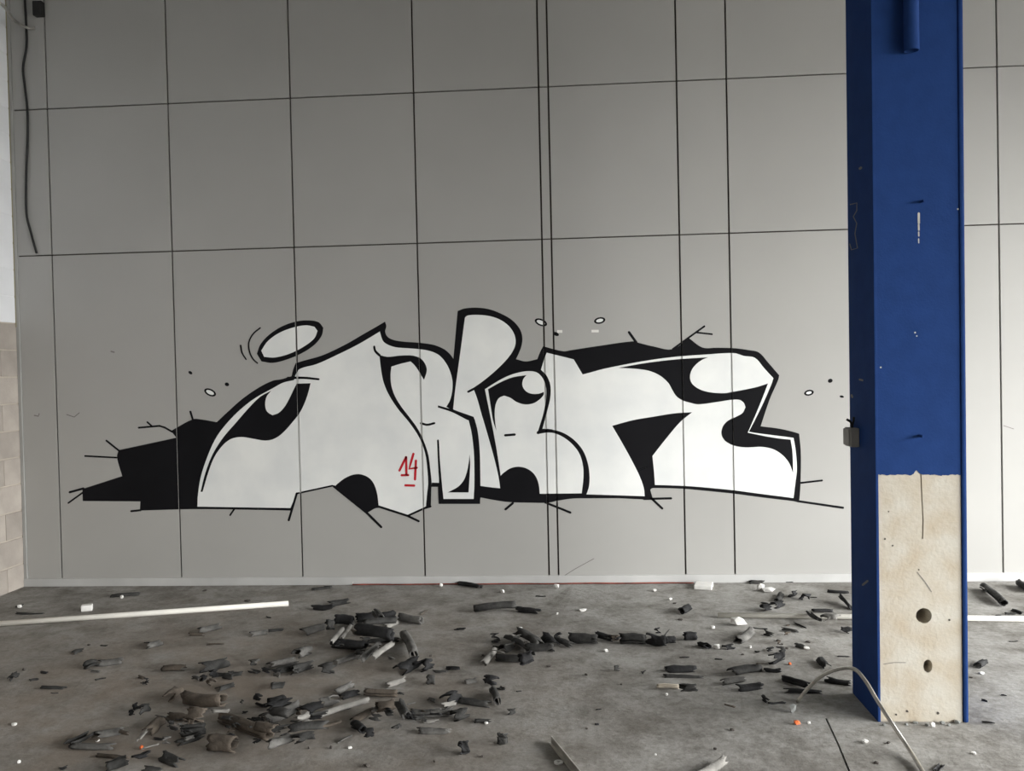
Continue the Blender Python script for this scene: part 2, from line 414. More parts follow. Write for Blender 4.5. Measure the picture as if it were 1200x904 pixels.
# layer 2: black inner shapes
d1 = cv('B', (62, 890), (85, 800), (120, 710), (170, 630), (230, 560), (300, 480), (350, 432), (402, 403), (380, 432), (373, 470), (382, 503), (408, 521), (438, 510), (467, 480), (490, 440), (508, 402), (525, 369), (592, 367),
        (575, 430), (545, 500), (500, 560), (450, 613), (410, 637), (370, 643), (320, 635), (260, 626), (210, 635), (170, 665), (130, 720), (100, 795), (72, 890))
d2 = (cv('Dd', (60, 272), (100, 281), (160, 275), (220, 275), (260, 290), (283, 320), (288, 350), (275, 392), (250, 350), (230, 322), (210, 303), (160, 315), (118, 328), (114, 370), (118, 420), (135, 470), (165, 520), (205, 572), (245, 628), (275, 690), (295, 750), (305, 820))
      + cv('H', (395, 575), (393, 620), (390, 742), (355, 745), (364, 650), (371, 570))
      + cv('Dd', (285, 770), (270, 712), (245, 657), (200, 592), (150, 532), (105, 462), (80, 402), (68, 340)))
d4 = cv('Dd', (583, 437), (640, 405), (700, 380), (768, 369), (752, 390), (749, 420), (764, 445), (790, 458), (825, 459), (852, 450), (850, 465), (830, 487), (800, 505), (760, 510), (720, 498), (690, 478), (660, 468), (635, 480), (620, 510), (615, 550), (618, 600), (623, 637), (608, 590), (598, 530))
d5 = (cv('F', (430, 293), (560, 270), (700, 253), (862, 242), (830, 256), (800, 280), (780, 310), (775, 345), (790, 375), (830, 400), (880, 412), (940, 415))
      + cv('G', (365, 338), (420, 328), (480, 315), (527, 300), (510, 345), (480, 420), (438, 517), (500, 530), (570, 542), (627, 548), (635, 600), (638, 695), (620, 650), (590, 615), (550, 590), (500, 580), (430, 582), (380, 575), (340, 555), (322, 525), (328, 490), (350, 465), (390, 445), (415, 430), (428, 405), (420, 385), (400, 372), (360, 373), (300, 382), (220, 392))
      + cv('F', (780, 462), (740, 450), (710, 430), (690, 400), (670, 365), (630, 330), (580, 308), (520, 298)))
d2b = cv('H', (433, 277), (439, 270), (446, 278), (452, 400), (462, 520), (470, 610), (479, 692), (445, 725), (440, 600), (447, 575), (443, 500), (438, 400))
d2c = cv('H', (508, 644), (580, 605), (620, 560), (643, 500), (655, 440), (662, 375), (666, 450), (661, 550), (655, 644))
d2d = cv('H', (440, 32), (545, 62), (690, 112), (702, 142), (655, 137), (600, 110), (540, 80), (438, 46))
for lp in (d1, d2, d4, d5, d2b, d2c, d2d): paint('inner_shadow', [SL(lp)], 'black', 2)
for lp in (w1, w3, w4, w5): paint('joint_paint', [SL(lp)], 'white', -14, False, wall)
for lp in (d1, d2, d4, d5): paint('joint_paint', [SL(lp)], 'black', -13, False, wall)
ln = lambda c, pts, w, w2=None, sm=False: ribbon(cv(c, *pts), w, w2, sm)
accents = [ln('B', [(480, 342), (560, 341), (632, 348)], 3, 2.4, True), ln('Dd', [(35, 230), (40, 252), (62, 275)], 2.4, 3, True), ln('Dd', [(258, 600), (290, 608), (326, 600)], 2.6, 2.6, True),
           ln('Dd', [(664, 659), (713, 655)], 2.8), ln('Dd', [(486, 450), (535, 425)], 2.4, 3.2), ln('E', [(370, 442), (395, 430), (440, 433)], 3.6, 4, True),
           ln('B', [(350, 100), (315, 130), (295, 170), (298, 215), (315, 250), (337, 271)], 1.8, 1.6, True), ln('B', [(255, 184), (262, 220), (282, 253)], 2, 1.6, True)]
for a in accents: paint('accent_stroke', [a], 'black', 3)
cracks = [('A', [(600, 378), (588, 338)], 2.4), ('A', [(338, 417), (440, 408), (465, 416), (503, 438)], 2.2), ('A', [(380, 389), (405, 411)], 2), ('A', [(183, 478), (244, 527)], 2.2), ('A', [(80, 553), (234, 561)], 2),
          ('A', [(75, 709), (6, 728)], 2.6), ('A', [(72, 728), (0, 780)], 2), ('A', [(302, 819), (350, 814)], 2.4), ('A', [(800, 808), (779, 839)], 2),
          ('F', [(517, 172), (480, 120)], 3), ('F', [(690, 204), (845, 92)], 2.2), ('F', [(808, 123), (882, 131)], 2), ('G', [(672, 739), (767, 728)], 2.2), ('G', [(655, 819), (860, 849)], 2.6),
          ('E', [(252, 779), (214, 811)], 2.6), ('E', [(405, 776), (529, 826)], 2.6), ('E', [(905, 745), (971, 807)], 2.6), ('E', [(880, 760), (1014, 757)], 2.6),
          ('C', [(262, 602), (430, 737), (504, 810)], 2.8), ('C', [(75, 640), (258, 600)], 2), ('C', [(77, 638), (36, 776)], 2.6), ('C', [(486, 704), (635, 752), (693, 780)], 2.6), ('H', [(390, 742), (345, 755), (228, 808)], 2.4)]
for c, pts, w in cracks: paint('crack_line', [ln(c, pts, w)], 'black', 2)
drops = [('A', 683, 247, 31, 17, 25), ('F', 57, 74, 32, 17, 22), ('F', 340, 65, 28, 16, -12), ('G', 708, 341, 22, 13, -12)]
for c, x, y, rx, ry, an in drops:
    s = CR[c][2]; (px, py), = cv(c, (x, y))
    paint('bubble_ring', [blob(px, py, rx / s, ry / s, an)], 'black', 0)
    paint('bubble_fill', [blob(px, py, rx / s - 2.6, ry / s - 1.9, an)], 'white', 1)
for c, x, y, rx, ry, an in [('A', 588, 152, 11, 7, 35), ('A', 764, 208, 11, 9, 20), ('F', 130, 130, 15, 9, 25), ('G', 802, 288, 11, 9, -20), ('G', 853, 358, 10, 5, 10)]:
    s = CR[c][2]; (px, py), = cv(c, (x, y)); paint('paint_dot', [blob(px, py, rx / s, ry / s, an, 10)], 'black', 0)
rw = 2.7
paint('number_one', [ln('H', [(168, 492), (190, 448), (216, 394)], rw), ln('H', [(216, 394), (218, 522)], rw), ln('H', [(182, 523), (233, 522)], rw)], 'red', 3)
paint('number_four', [ln('H', [(268, 370), (252, 425), (238, 478), (293, 470)], rw), ln('H', [(285, 418), (278, 555)], rw)], 'red', 3)
paint('underline', [ln('H', [(208, 594), (275, 596)], rw)], 'red', 3)
# little marks on the panels themselves
for pts, w in [([(40, 487), (45, 488), (46, 485)], 1.2), ([(78, 486), (87, 489), (93, 484)], 1.0), ([(130, 412), (134, 413)], 1.6), ([(655, 679), (674, 667), (696, 655)], .8), ([(1176, 499), (1188, 503)], .8), ([(726, 560), (757, 548)], .5)]:
    paint('scuff', [ribbon(pts, w)], 'pencil', 0, True, wall)
for x, y, w, h in [(697.4, 388.2, 4.2, 1.5), (656, 388.6, 3, 1.6)]:
    paint('chalk_tick', [[(x - w, y - h), (x + w, y - h), (x + w, y + h), (x - w, y + h)]], 'tick', 0, True, wall)

# ------------------------------------------------------------------ blue column (steel flanges, concrete core)
CX0, CX1, CY0, CY1 = 1.322, 1.708, -2.478, -2.140
lean = .005
colm = empty('support_column', (1.515, -2.31, 0), label='blue painted support column with bare concrete at its foot', cat='column')
colm.rotation_euler = (0, lean, 0)
def loc(me):
    me.transform(Matrix.Translation((-1.515, 2.31, 0))); return me
obj('flange', loc(boxmesh('flange', CX0, CX0 + .012, CY0, CY1, 0, ZC, .002)), 'blue', colm, label='blue steel flange with scuffs')
obj('flange', loc(boxmesh('flange', CX1 - .021, CX1, CY0 - .002, CY1, 0, ZC, .008)), 'blue', colm, label='blue steel flange with rounded edge')
core = obj('core', loc(boxmesh('core', CX0 + .011, CX1 - .023, CY0 + .007, CY1 - .007, 0, ZC)), 'conc', colm, label='bare beige concrete core')
def on_col(x, y, Y=CY0): 
    p = on_wall(x, y, Y); return p
# blue coat over the upper core with a ragged lower edge
vs, fs = [], []
NX = 60
for i in range(NX + 1):
    t = i / NX; x = CX0 + .011 + (CX1 - CX0 - .034) * t
    zb = on_col(1027 + 101 * t, 557).z + .006 * noise.noise((t * 14, 3.1, 0)) + .005 * noise.noise((t * 45, 1.1, 0)) + .022 * max(0, 1 - abs(t - .47) / .05)
    for yy in (CY0 + .005, CY0 + .008):
        vs += [(x, yy, zb), (x, yy, ZC)]
for i in range(NX):
    q = 4 * i
    fs += [(q, q + 4, q + 5, q + 1), (q, q + 2, q + 6, q + 4)]
obj('paint_coat', loc(mesh('paint_coat', vs, fs)), 'blue', colm, label='blue paint coat ending in a ragged edge')
def col_disc(name, x, y, r, material, sq=1.0, Y=CY0 + .0062, n=18, jit=0):
    p = on_col(x, y, Y); s = (Y + D) / FWD.y / F
    vs = [(p.x, Y, p.z)] + [(p.x + r * s * math.cos(6.2832 * k / n) * (1 + jit * random.uniform(-1, 1)), Y, p.z + r * s * sq * math.sin(6.2832 * k / n) * (1 + jit * random.uniform(-1, 1))) for k in range(n)]
    return obj(name, loc(mesh(name, vs, [(0, 1 + k, 1 + (k + 1) % n) for k in range(n)][:])), material, colm)
# drilled holes cut into the core
def drill(x, y, r, sq=1.0, depth=.27):
    p = on_col(x, y, CY0 + .007); sc = (CY0 + D) / FWD.y / F
    bm = bmesh.new(); bmesh.ops.create_cone(bm, cap_ends=True, segments=22, radius1=r * sc, radius2=r * sc, depth=depth * 2)
    bm.transform(Matrix.Translation((p.x - 1.515, CY0 + .007 + 2.31, p.z)) @ Matrix.Diagonal((1, 1, sq, 1)) @ Matrix.Rotation(math.pi / 2, 4, 'X'))
    me = bpy.data.meshes.new('drill'); bm.to_mesh(me); bm.free()
    carve(core, me, colm)
drill(1082, 722, 8.8); drill(1087, 781, 5, 1.5)
def col_line(name, pts, w, material, Y=CY0 + .0042):
    lp = ribbon(pts, w); W3 = [on_col(x, y, Y) for x, y in lp]
    tri = tessellate_polygon([[Vector((p.x, p.z, 0)) for p in W3]])
    return obj(name, loc(mesh(name, [(p.x, Y, p.z) for p in W3], [tuple(t) for t in tri])), material, colm)
ck = [on_col(x, y, CY0 + .007) for x, y in ((1077.5, 553), (1079, 585), (1080.5, 610), (1080, 632))]
vs, fs = [], []
for i, p in enumerate(ck):
    for yy in (CY0 - .01, CY0 + .05):
        vs += [(p.x - .0025, yy, p.z), (p.x + .0025, yy, p.z)]
    if i:
        q = 4 * i - 4
        fs += [(q, q + 1, q + 5, q + 4), (q + 2, q + 6, q + 7, q + 3), (q, q + 4, q + 6, q + 2), (q + 1, q + 3, q + 7, q + 5)]
fs += [(0, 2, 3, 1), (12, 13, 15, 14)]
cm = loc(mesh('cutter', vs, fs)); bmc = bmesh.new(); bmc.from_mesh(cm); bmesh.ops.recalc_face_normals(bmc, faces=bmc.faces); bmc.to_mesh(cm); bmc.free()
carve(core, cm, colm)
col_line('hairline_crack', [(1074, 671), (1083, 682), (1091, 694)], .9, 'pencil', CY0 + .0055)
col_line('hairline_crack', [(1035, 779), (1047, 777), (1061, 777)], .8, 'pencil', CY0 + .0055)
for y0, y1, w in [(250, 262, 2.6), (263, 270, 2.0), (272, 277, 1.6), (280, 285, 1.3)]:
    col_line('paint_chip', [(1073.6, y0), (1073.8, y1)], w, 'chip')
for x, y, r in [(1070, 390, 1.0), (1072, 394, .8), (1030, 431, 1.0), (1119.5, 245, 1.0)]:
    col_disc('paint_chip', x, y, r, 'chip', 1, CY0 + .0042, 8)
for x, y, r in [(1045, 640, 1), (1036, 632, 1.2), (1040, 600, .9), (1112, 727, 1.3), (1063, 834, 1.6), (1050, 838, 1.4), (1099, 836, 1.5), (1076, 668, .9)]:
    col_disc('pit', x, y, r, 'grit', 1, CY0 + .0058, 8, .3)
for x, y in [(1076, 236.5), (1076, 511)]:
    p = on_col(x, y)
    obj('bolt', loc(tubemesh('bolt', [(p.x, CY0 + .02, p.z), (p.x + .002, CY0 - .034, p.z - .001)], .006, 10)), 'blue', colm)
# scuffs on the left flange side
def flange_pt(x, y):
    d = ray(x, y); X = CX0 - .001 + lean * 0; return EYE + d * ((X - EYE.x) / d.x)
def flange_line(name, pts, w, material):
    lp = ribbon(pts, w); W3 = [flange_pt(x, y) for x, y in lp]
    tri = tessellate_polygon([[Vector((p.y, p.z, 0)) for p in W3]])
    me = mesh(name, [(CX0 - .0006 , p.y, p.z) for p in W3], [tuple(t) for t in tri])
    me.transform(Matrix.Rotation(-lean, 4, 'Y') @ Matrix.Translation((-1.515 + 0, 2.31, 0)))
    for v in me.vertices: v.co.x = CX0 - .0008 - 1.515
    return obj(name, me, material, colm)
M['scuff'] = mat('scuff_pale', (.14, .14, .14), .9)
for pts, w in [([(993, 240), (1001, 238), (1001, 247), (997, 254), (1001, 262), (999, 274), (1002, 291), (995, 293), (993, 286)], 1.2), ([(1004, 198), (1006, 196.5)], 3), ([(1005, 445), (1009, 446)], 2.2), ([(996, 463), (997, 466)], 2.2), ([(1010, 686), (1016, 681)], 2.5)]:
    flange_line('scuff_mark', pts, w, 'scuff')

# pipe fixed to the front of the column
p = on_wall(1071, 57, CY0 - .055)
obj('conduit_pipe', tubemesh('conduit_pipe', [(p.x, CY0 - .030, p.z), (p.x, CY0 - .030, p.z + .3), (p.x + .0, CY0 - .030, ZC)], .031, 20, .026), 'blue', label='blue vertical pipe stub running down the upper front of the column', cat='pipe')
# switch box on the left side of the column
p = flange_pt(999, 512)
bx = empty('switch_box', (CX0 - .001, -2.235, p.z), label='small grey switch box fixed to the dark side of the blue column', cat='box')
obj('body', boxmesh('body', -.034, .006, -.045, .045, -.042, .045, .005), 'box', bx)
obj('lid', boxmesh('lid', -.042, -.033, -.040, .040, -.036, .040, .003), 'box', bx)
obj('wire', tubemesh('wire', smooth_path([(-.012, 0, .04), (-.02, -.01, .07), (-.04, -.012, .085)], 4), .006, 6), 'cable', bx)
obj('wire', tubemesh('wire', smooth_path([(-.012, .01, .04), (-.006, .0, .075), (-.004, .0, .095)], 4), .005, 6), 'cable', bx)

# ------------------------------------------------------------------ cables and box in the corner by the ceiling
def wallpts(pts, Y): return [on_wall(x, y, Y) for x, y in pts]
obj('hanging_cable', tubemesh('hanging_cable', smooth_path(wallpts([(27, -45), (29, 0), (31, 35), (31, 55), (27, 80), (29, 100), (32, 128), (32.5, 160), (31, 200), (31, 250), (36, 272), (43, 297)], -.012), 5), .0085, 8), 'cable',
    label='black cable hanging down the grey panels in the corner', cat='cable')
q = [on_wall(41, 33, -.012), on_wall(33, 33, -.03), on_wall(16, 23, -.16), on_wall(2, 5, -.32), on_wall(-12, -8, -.5)]
q[3].x = max(q[3].x, XL + .02); q[4] = Vector((XL + .012, -.52, q[4].z + .1))
obj('wall_bracket_arm', tubemesh('wall_bracket_arm', smooth_path(q, 5), .011, 8), 'steel', label='thin bent metal conduit reaching from block wall to the panels', cat='conduit')
p = on_wall(47, 12)
cbx = empty('cable_box', (p.x, 0, p.z), label='small black box on the joint near the top corner', cat='box')
obj('body', boxmesh('body', -.032, .036, -.045, .004, -.055, .055, .004), 'cable', cbx)
obj('lid', boxmesh('lid', -.028, .032, -.052, -.044, -.05, .05, .002), 'cable', cbx)

# red cord along the foot of the wall
p0, p1 = on_floor(414, 685.5), on_floor(812, 683)
rp = [(p0.x + (p1.x - p0.x) * t / 14, -.028 + .005 * math.sin(t * 2.1), .006) for t in range(15)]
obj('red_cord', tubemesh('red_cord', smooth_path(rp, 3), .0048, 8), 'redcord', label='thin rusty red rod lying along the foot of the panelled wall', cat='rod')

grid = {}
def hfield(x, y): return grid.get((round(x / .03), round(y / .03)), 0.0)
def put_h(x, y, h, r):
    n = max(1, int(r / .03))
    for i in range(-n, n + 1):
        for j in range(-n, n + 1):
            k = (round(x / .03) + i, round(y / .03) + j); grid[k] = max(grid.get(k, 0), h)
# ------------------------------------------------------------------ poles and rods on the floor
def pole(name, a, b, r, material, label, cat, n=12, inner=None):
    A, B = on_floor(*a, r), on_floor(*b, r)
    c = (A + B) / 2; c.z = 0
    for k in range(80): put_h(*(A.lerp(B, k / 79)).xy, 2 * r, .02)
    me = tubemesh(name, [A - c, (A + B) / 2 - c, B - c], r, n, inner)
    return obj(name, me, material, None, c, label, cat)
pole('white_pole', (-60, 735.5), (338, 707.5), .018, 'pole', 'long white plastic pole lying on the floor near the block wall', 'pole', 12, .014)
pole('white_pole', (841, 721), (1330, 727.5), .017, 'pole', 'white plastic pole on the floor passing behind the blue column', 'pole', 12, .013)
# bent metal rod leaning in front of the column
A = on_floor(934, 823, .006)
pts = [A]
for x, y, Y in [(948, 806, -2.29), (964, 792, -2.34), (985, 784, -2.42), (1002, 785, -2.51), (1014, 798, -2.56), (1026, 818, -2.62), (1045, 848, -2.72), (1065, 878, -2.80)]:
    pts.append(on_wall(x, y, Y))
e = on_floor(1092, 922, .012); pts.append(e)
obj('bent_rod', tubemesh('bent_rod', smooth_path(pts, 6), .0085, 10), 'steel', label='thin galvanised metal rod bent in an arch before the blue column', cat='rod')
A, B = on_floor(644, 866, .02), on_floor(700, 935, .02)
c = (A + B) / 2; c.z = 0; d = (B - A).normalized(); nn = Vector((-d.y, d.x, 0))
ch = empty('metal_channel', c, label='narrow metal channel strip on the floor beside a small washer', cat='channel')
for nm, o0, o1, z0, z1 in [('web', -.005, .009, .0, .004), ('lip', .006, .012, 0, .030)]:
    vs = []
    for z in (z0, z1):
        for P_, o in ((A, o0), (B, o0), (B, o1), (A, o1)):
            v = P_ + nn * o - c; vs.append((v.x, v.y, z))
    obj(nm, mesh(nm, vs, BOXF), 'steel', ch)
p = on_floor(654.5, 893.5, .004)
def washer(name, r0, r1, h, n=20):
    vs, fs = [], []
    for rr, z in ((r0, 0), (r0, h), (r1, h), (r1, 0)):
        for k in range(n): vs.append((rr * math.cos(6.2832 * k / n), rr * math.sin(6.2832 * k / n), z))
    for q in range(4):
        for k in range(n):
            k2 = (k + 1) % n; fs.append((q * n + k, q * n + k2, ((q + 1) % 4) * n + k2, ((q + 1) % 4) * n + k))
    return mesh(name, vs, fs)
obj('washer', washer('washer', .018, .007, .006), 'chalk', None, (p.x, p.y, 0), 'pale round washer lying next to the metal channel strip', 'washer')

# ------------------------------------------------------------------ broken foam pipe sleeves
def shell(name, L, r, th, a0, a1, seed, jag=.2, bend=.0, squash=1.0, taper=0.0):
    """curved foam shell along local X, open from a1 round to a0, ragged ends"""
    rnd = random.Random(seed); ns = max(4, min(9, int(L / (r * .9)) + 3)); closed = (a1 - a0) > 6.2
    na = max(6, int((a1 - a0) / .42)); vs, fs = [], []
    jl = [rnd.uniform(0, 1) ** 2 for _ in range(na + 1)]; jr = [rnd.uniform(0, 1) ** 2 for _ in range(na + 1)]
    if closed: jl[-1] = jl[0]; jr[-1] = jr[0]
    ox, oy = rnd.uniform(0, 50), rnd.uniform(0, 50); tw = rnd.uniform(-.5, .5)
    for side in (0, 1):
        for i in range(ns + 1):
            t = i / ns
            for k in range(na + 1):
                an = a0 + (a1 - a0) * k / na
                x0 = -L / 2 + jl[k] * jag * r * 2; x1 = L / 2 - jr[k] * jag * r * 2
                x = x0 + (x1 - x0) * t
                w = 1 + .22 * noise.noise((t * 3 + ox, an * 1.3 + oy, 0)) - taper * t
                an += tw * (t - .5)
                rr = (r if side == 0 else r - th) * w
                y = rr * math.cos(an); z = rr * math.sin(an) * squash
                z += bend * r * (4 * (t - .5) ** 2)
                y += .12 * r * math.sin(t * 3 + ox)
                vs.append((x, y, z))
    S = (ns + 1) * (na + 1); row = na + 1
    for i in range(ns):
        for k in range(na):
            q = i * row + k
            fs.append((q, q + row, q + row + 1, q + 1)); q += S
            fs.append((q, q + 1, q + row + 1, q + row))
    for k in range(na):
        fs.append((k, k + 1, S + k + 1, S + k)); q = ns * row + k
        fs.append((q + 1, q, S + q, S + q + 1))
    if not closed:
        for i in range(ns):
            q = i * row; fs.append((q + row, q, S + q, S + q + row)); q += na
            fs.append((q, q + row, S + q + row, S + q))
    return mesh(name, vs, fs, True)

REG = [  # region name, test, phrase
    ('along the wall', lambda x, y: y < 697, 'by the baseboard of the panelled wall'),
    ('beside the column foot', lambda x, y: x > 905 and x < 1040 and y > 765, 'in the shade beside the blue column'),
    ('behind the column', lambda x, y: x > 1040, 'on the bright floor beyond the column'),
    ('around the short white pole', lambda x, y: x > 800 and y < 760, 'around the white pole behind the column'),
    ('in front of the short white pole', lambda x, y: x > 690 and y >= 760, 'between the column and the metal channel'),
    ('row under the white letters', lambda x, y: x > 640 and y < 760, 'in the row below the angular last letter'),
    ('small heap below the narrow strip', lambda x, y: x > 560 and y < 785, 'in the small heap below the narrow panel strip'),
    ('strays near the channel', lambda x, y: x > 560, 'lying loose near the metal channel'),
    ('heap below the red number', lambda x, y: x > 335 and y < 772, 'in the heap below the red 14'),
    ('front heap below the red number', lambda x, y: x > 420, 'at the large heap end facing the channel'),
    ('along the long white pole', lambda x, y: y < 775, 'spread out beside the long white pole'),
    ('middle of the large heap', lambda x, y: x > 250, 'in the middle of the large heap'),
    ('end of the large heap', lambda x, y: True, 'at the block wall end of the large heap'),
]
MATW = {'k': 'black', 'd': 'dark grey', 'g': 'dusty grey', 'b': 'brown dusted', 'l': 'pale dusty', 'c': 'cream'}
MATN = {'k': 'foamblack', 'd': 'foamdark', 'g': 'foamgrey', 'b': 'foambrown', 'l': 'foamlight', 'c': 'cream'}
KIND = {'t': ('foam_tube', 'foam tube'), 'h': ('foam_half_shell', 'half foam sleeve'), 's': ('foam_shard', 'foam scrap'), 'c': ('foam_curl', 'curled foam piece')}
cnt = [0]
def foam(c, x0, y0, x1, y1, dpx, kind, mt, roll=None):
    cnt[0] += 1; sd = 100 + cnt[0]; rnd = random.Random(sd)
    s = CR[c][2]; (a, b) = cv(c, (x0, y0), (x1, y1)); px, py = (a[0] + b[0]) / 2, (a[1] + b[1]) / 2
    g = on_floor(px, py); depth = (g - EYE).dot(FWD); mpp = depth / F
    dia = max(dpx / s * mpp, .012); r = dia / 2
    hf = 1.0 if kind in 'tc' else .62
    zc = r * hf
    g2 = on_floor(px, py, zc); lift = (.022 if (c, x0, y0) == ('P2', 190, 692) else 0) + min(hfield(g2.x, g2.y) * .8, .035 if c == 'P' else .06)
    A, B = on_floor(*a, zc + lift), on_floor(*b, zc + lift)
    v = B - A; L = max(v.length, dia * .8)
    L = min(L, .62); ctr = (A + B) / 2
    yaw = math.atan2(v.y, v.x)
    if kind in 'sc' and L < dia * 1.3: yaw += rnd.uniform(-.6, .6)
    if kind == 't': a0, a1 = 0, 5.95; jag = .35
    elif kind == 'h': a0, a1 = 0, rnd.uniform(2.9, 3.7); jag = .8
    elif kind == 'c': a0, a1 = 0, rnd.uniform(3.9, 4.9); jag = .9
    else: a0, a1 = 0, rnd.uniform(1.7, 2.6); jag = .9
    th = min(max(.11 * dia, .004), .010)
    me = shell(KIND[kind][0], L, r, th, a0, a1, sd, jag, rnd.uniform(-.3, .3), rnd.uniform(.78, 1.0) if kind != 's' else .8, rnd.uniform(0, .12))
    if roll is None:
        if kind == 't': roll = rnd.uniform(0, 6.28)
        elif kind == 'c': roll = rnd.uniform(-1.2, 1.6)
        else: roll = rnd.choice([0, 0, .5, -.5, .9, 3.14, 2.4, -1.0])
    mid = (a0 + a1) / 2
    # roll 0 = dome up
    me.transform(Matrix.Rotation(yaw, 4, 'Z') @ Matrix.Rotation(rnd.uniform(-.07, .07), 4, 'Y') @ Matrix.Rotation(roll + math.pi / 2 - mid, 4, 'X'))
    zs_ = [q.co.z for q in me.vertices]; z0, z1 = min(zs_), max(zs_)
    cx = sum(q.co.x for q in me.vertices) / len(me.vertices); cy = sum(q.co.y for q in me.vertices) / len(me.vertices)
    me.transform(Matrix.Translation((-cx, -cy, -z0 - .0015)))
    for k in range(7):
        t = k / 6; q = A.lerp(B, t); put_h(q.x, q.y, lift + (z1 - z0), r * .7)
    reg = next(R_ for R_ in REG if R_[1](px, py))
    size = 'long ' if L > .33 else ('short ' if L < .12 else ('' if L < .2 else 'medium '))
    size += 'thin ' if dia < .045 else ('fat ' if dia > .078 else '')
    words = f'{size}{MATW[mt]} {KIND[kind][1]}'
    lab = words + ' pointing wallward ' + reg[2] if abs(v.y) > .8 * abs(v.x) and L > 1.3 * dia else words + ' ' + reg[2]
    if len(lab.split()) > 16: lab = words + ' ' + reg[2]
    obj(KIND[kind][0], me, MATN[mt], None, (ctr.x, ctr.y, lift), lab, 'foam scrap', 'foam scraps ' + reg[0])

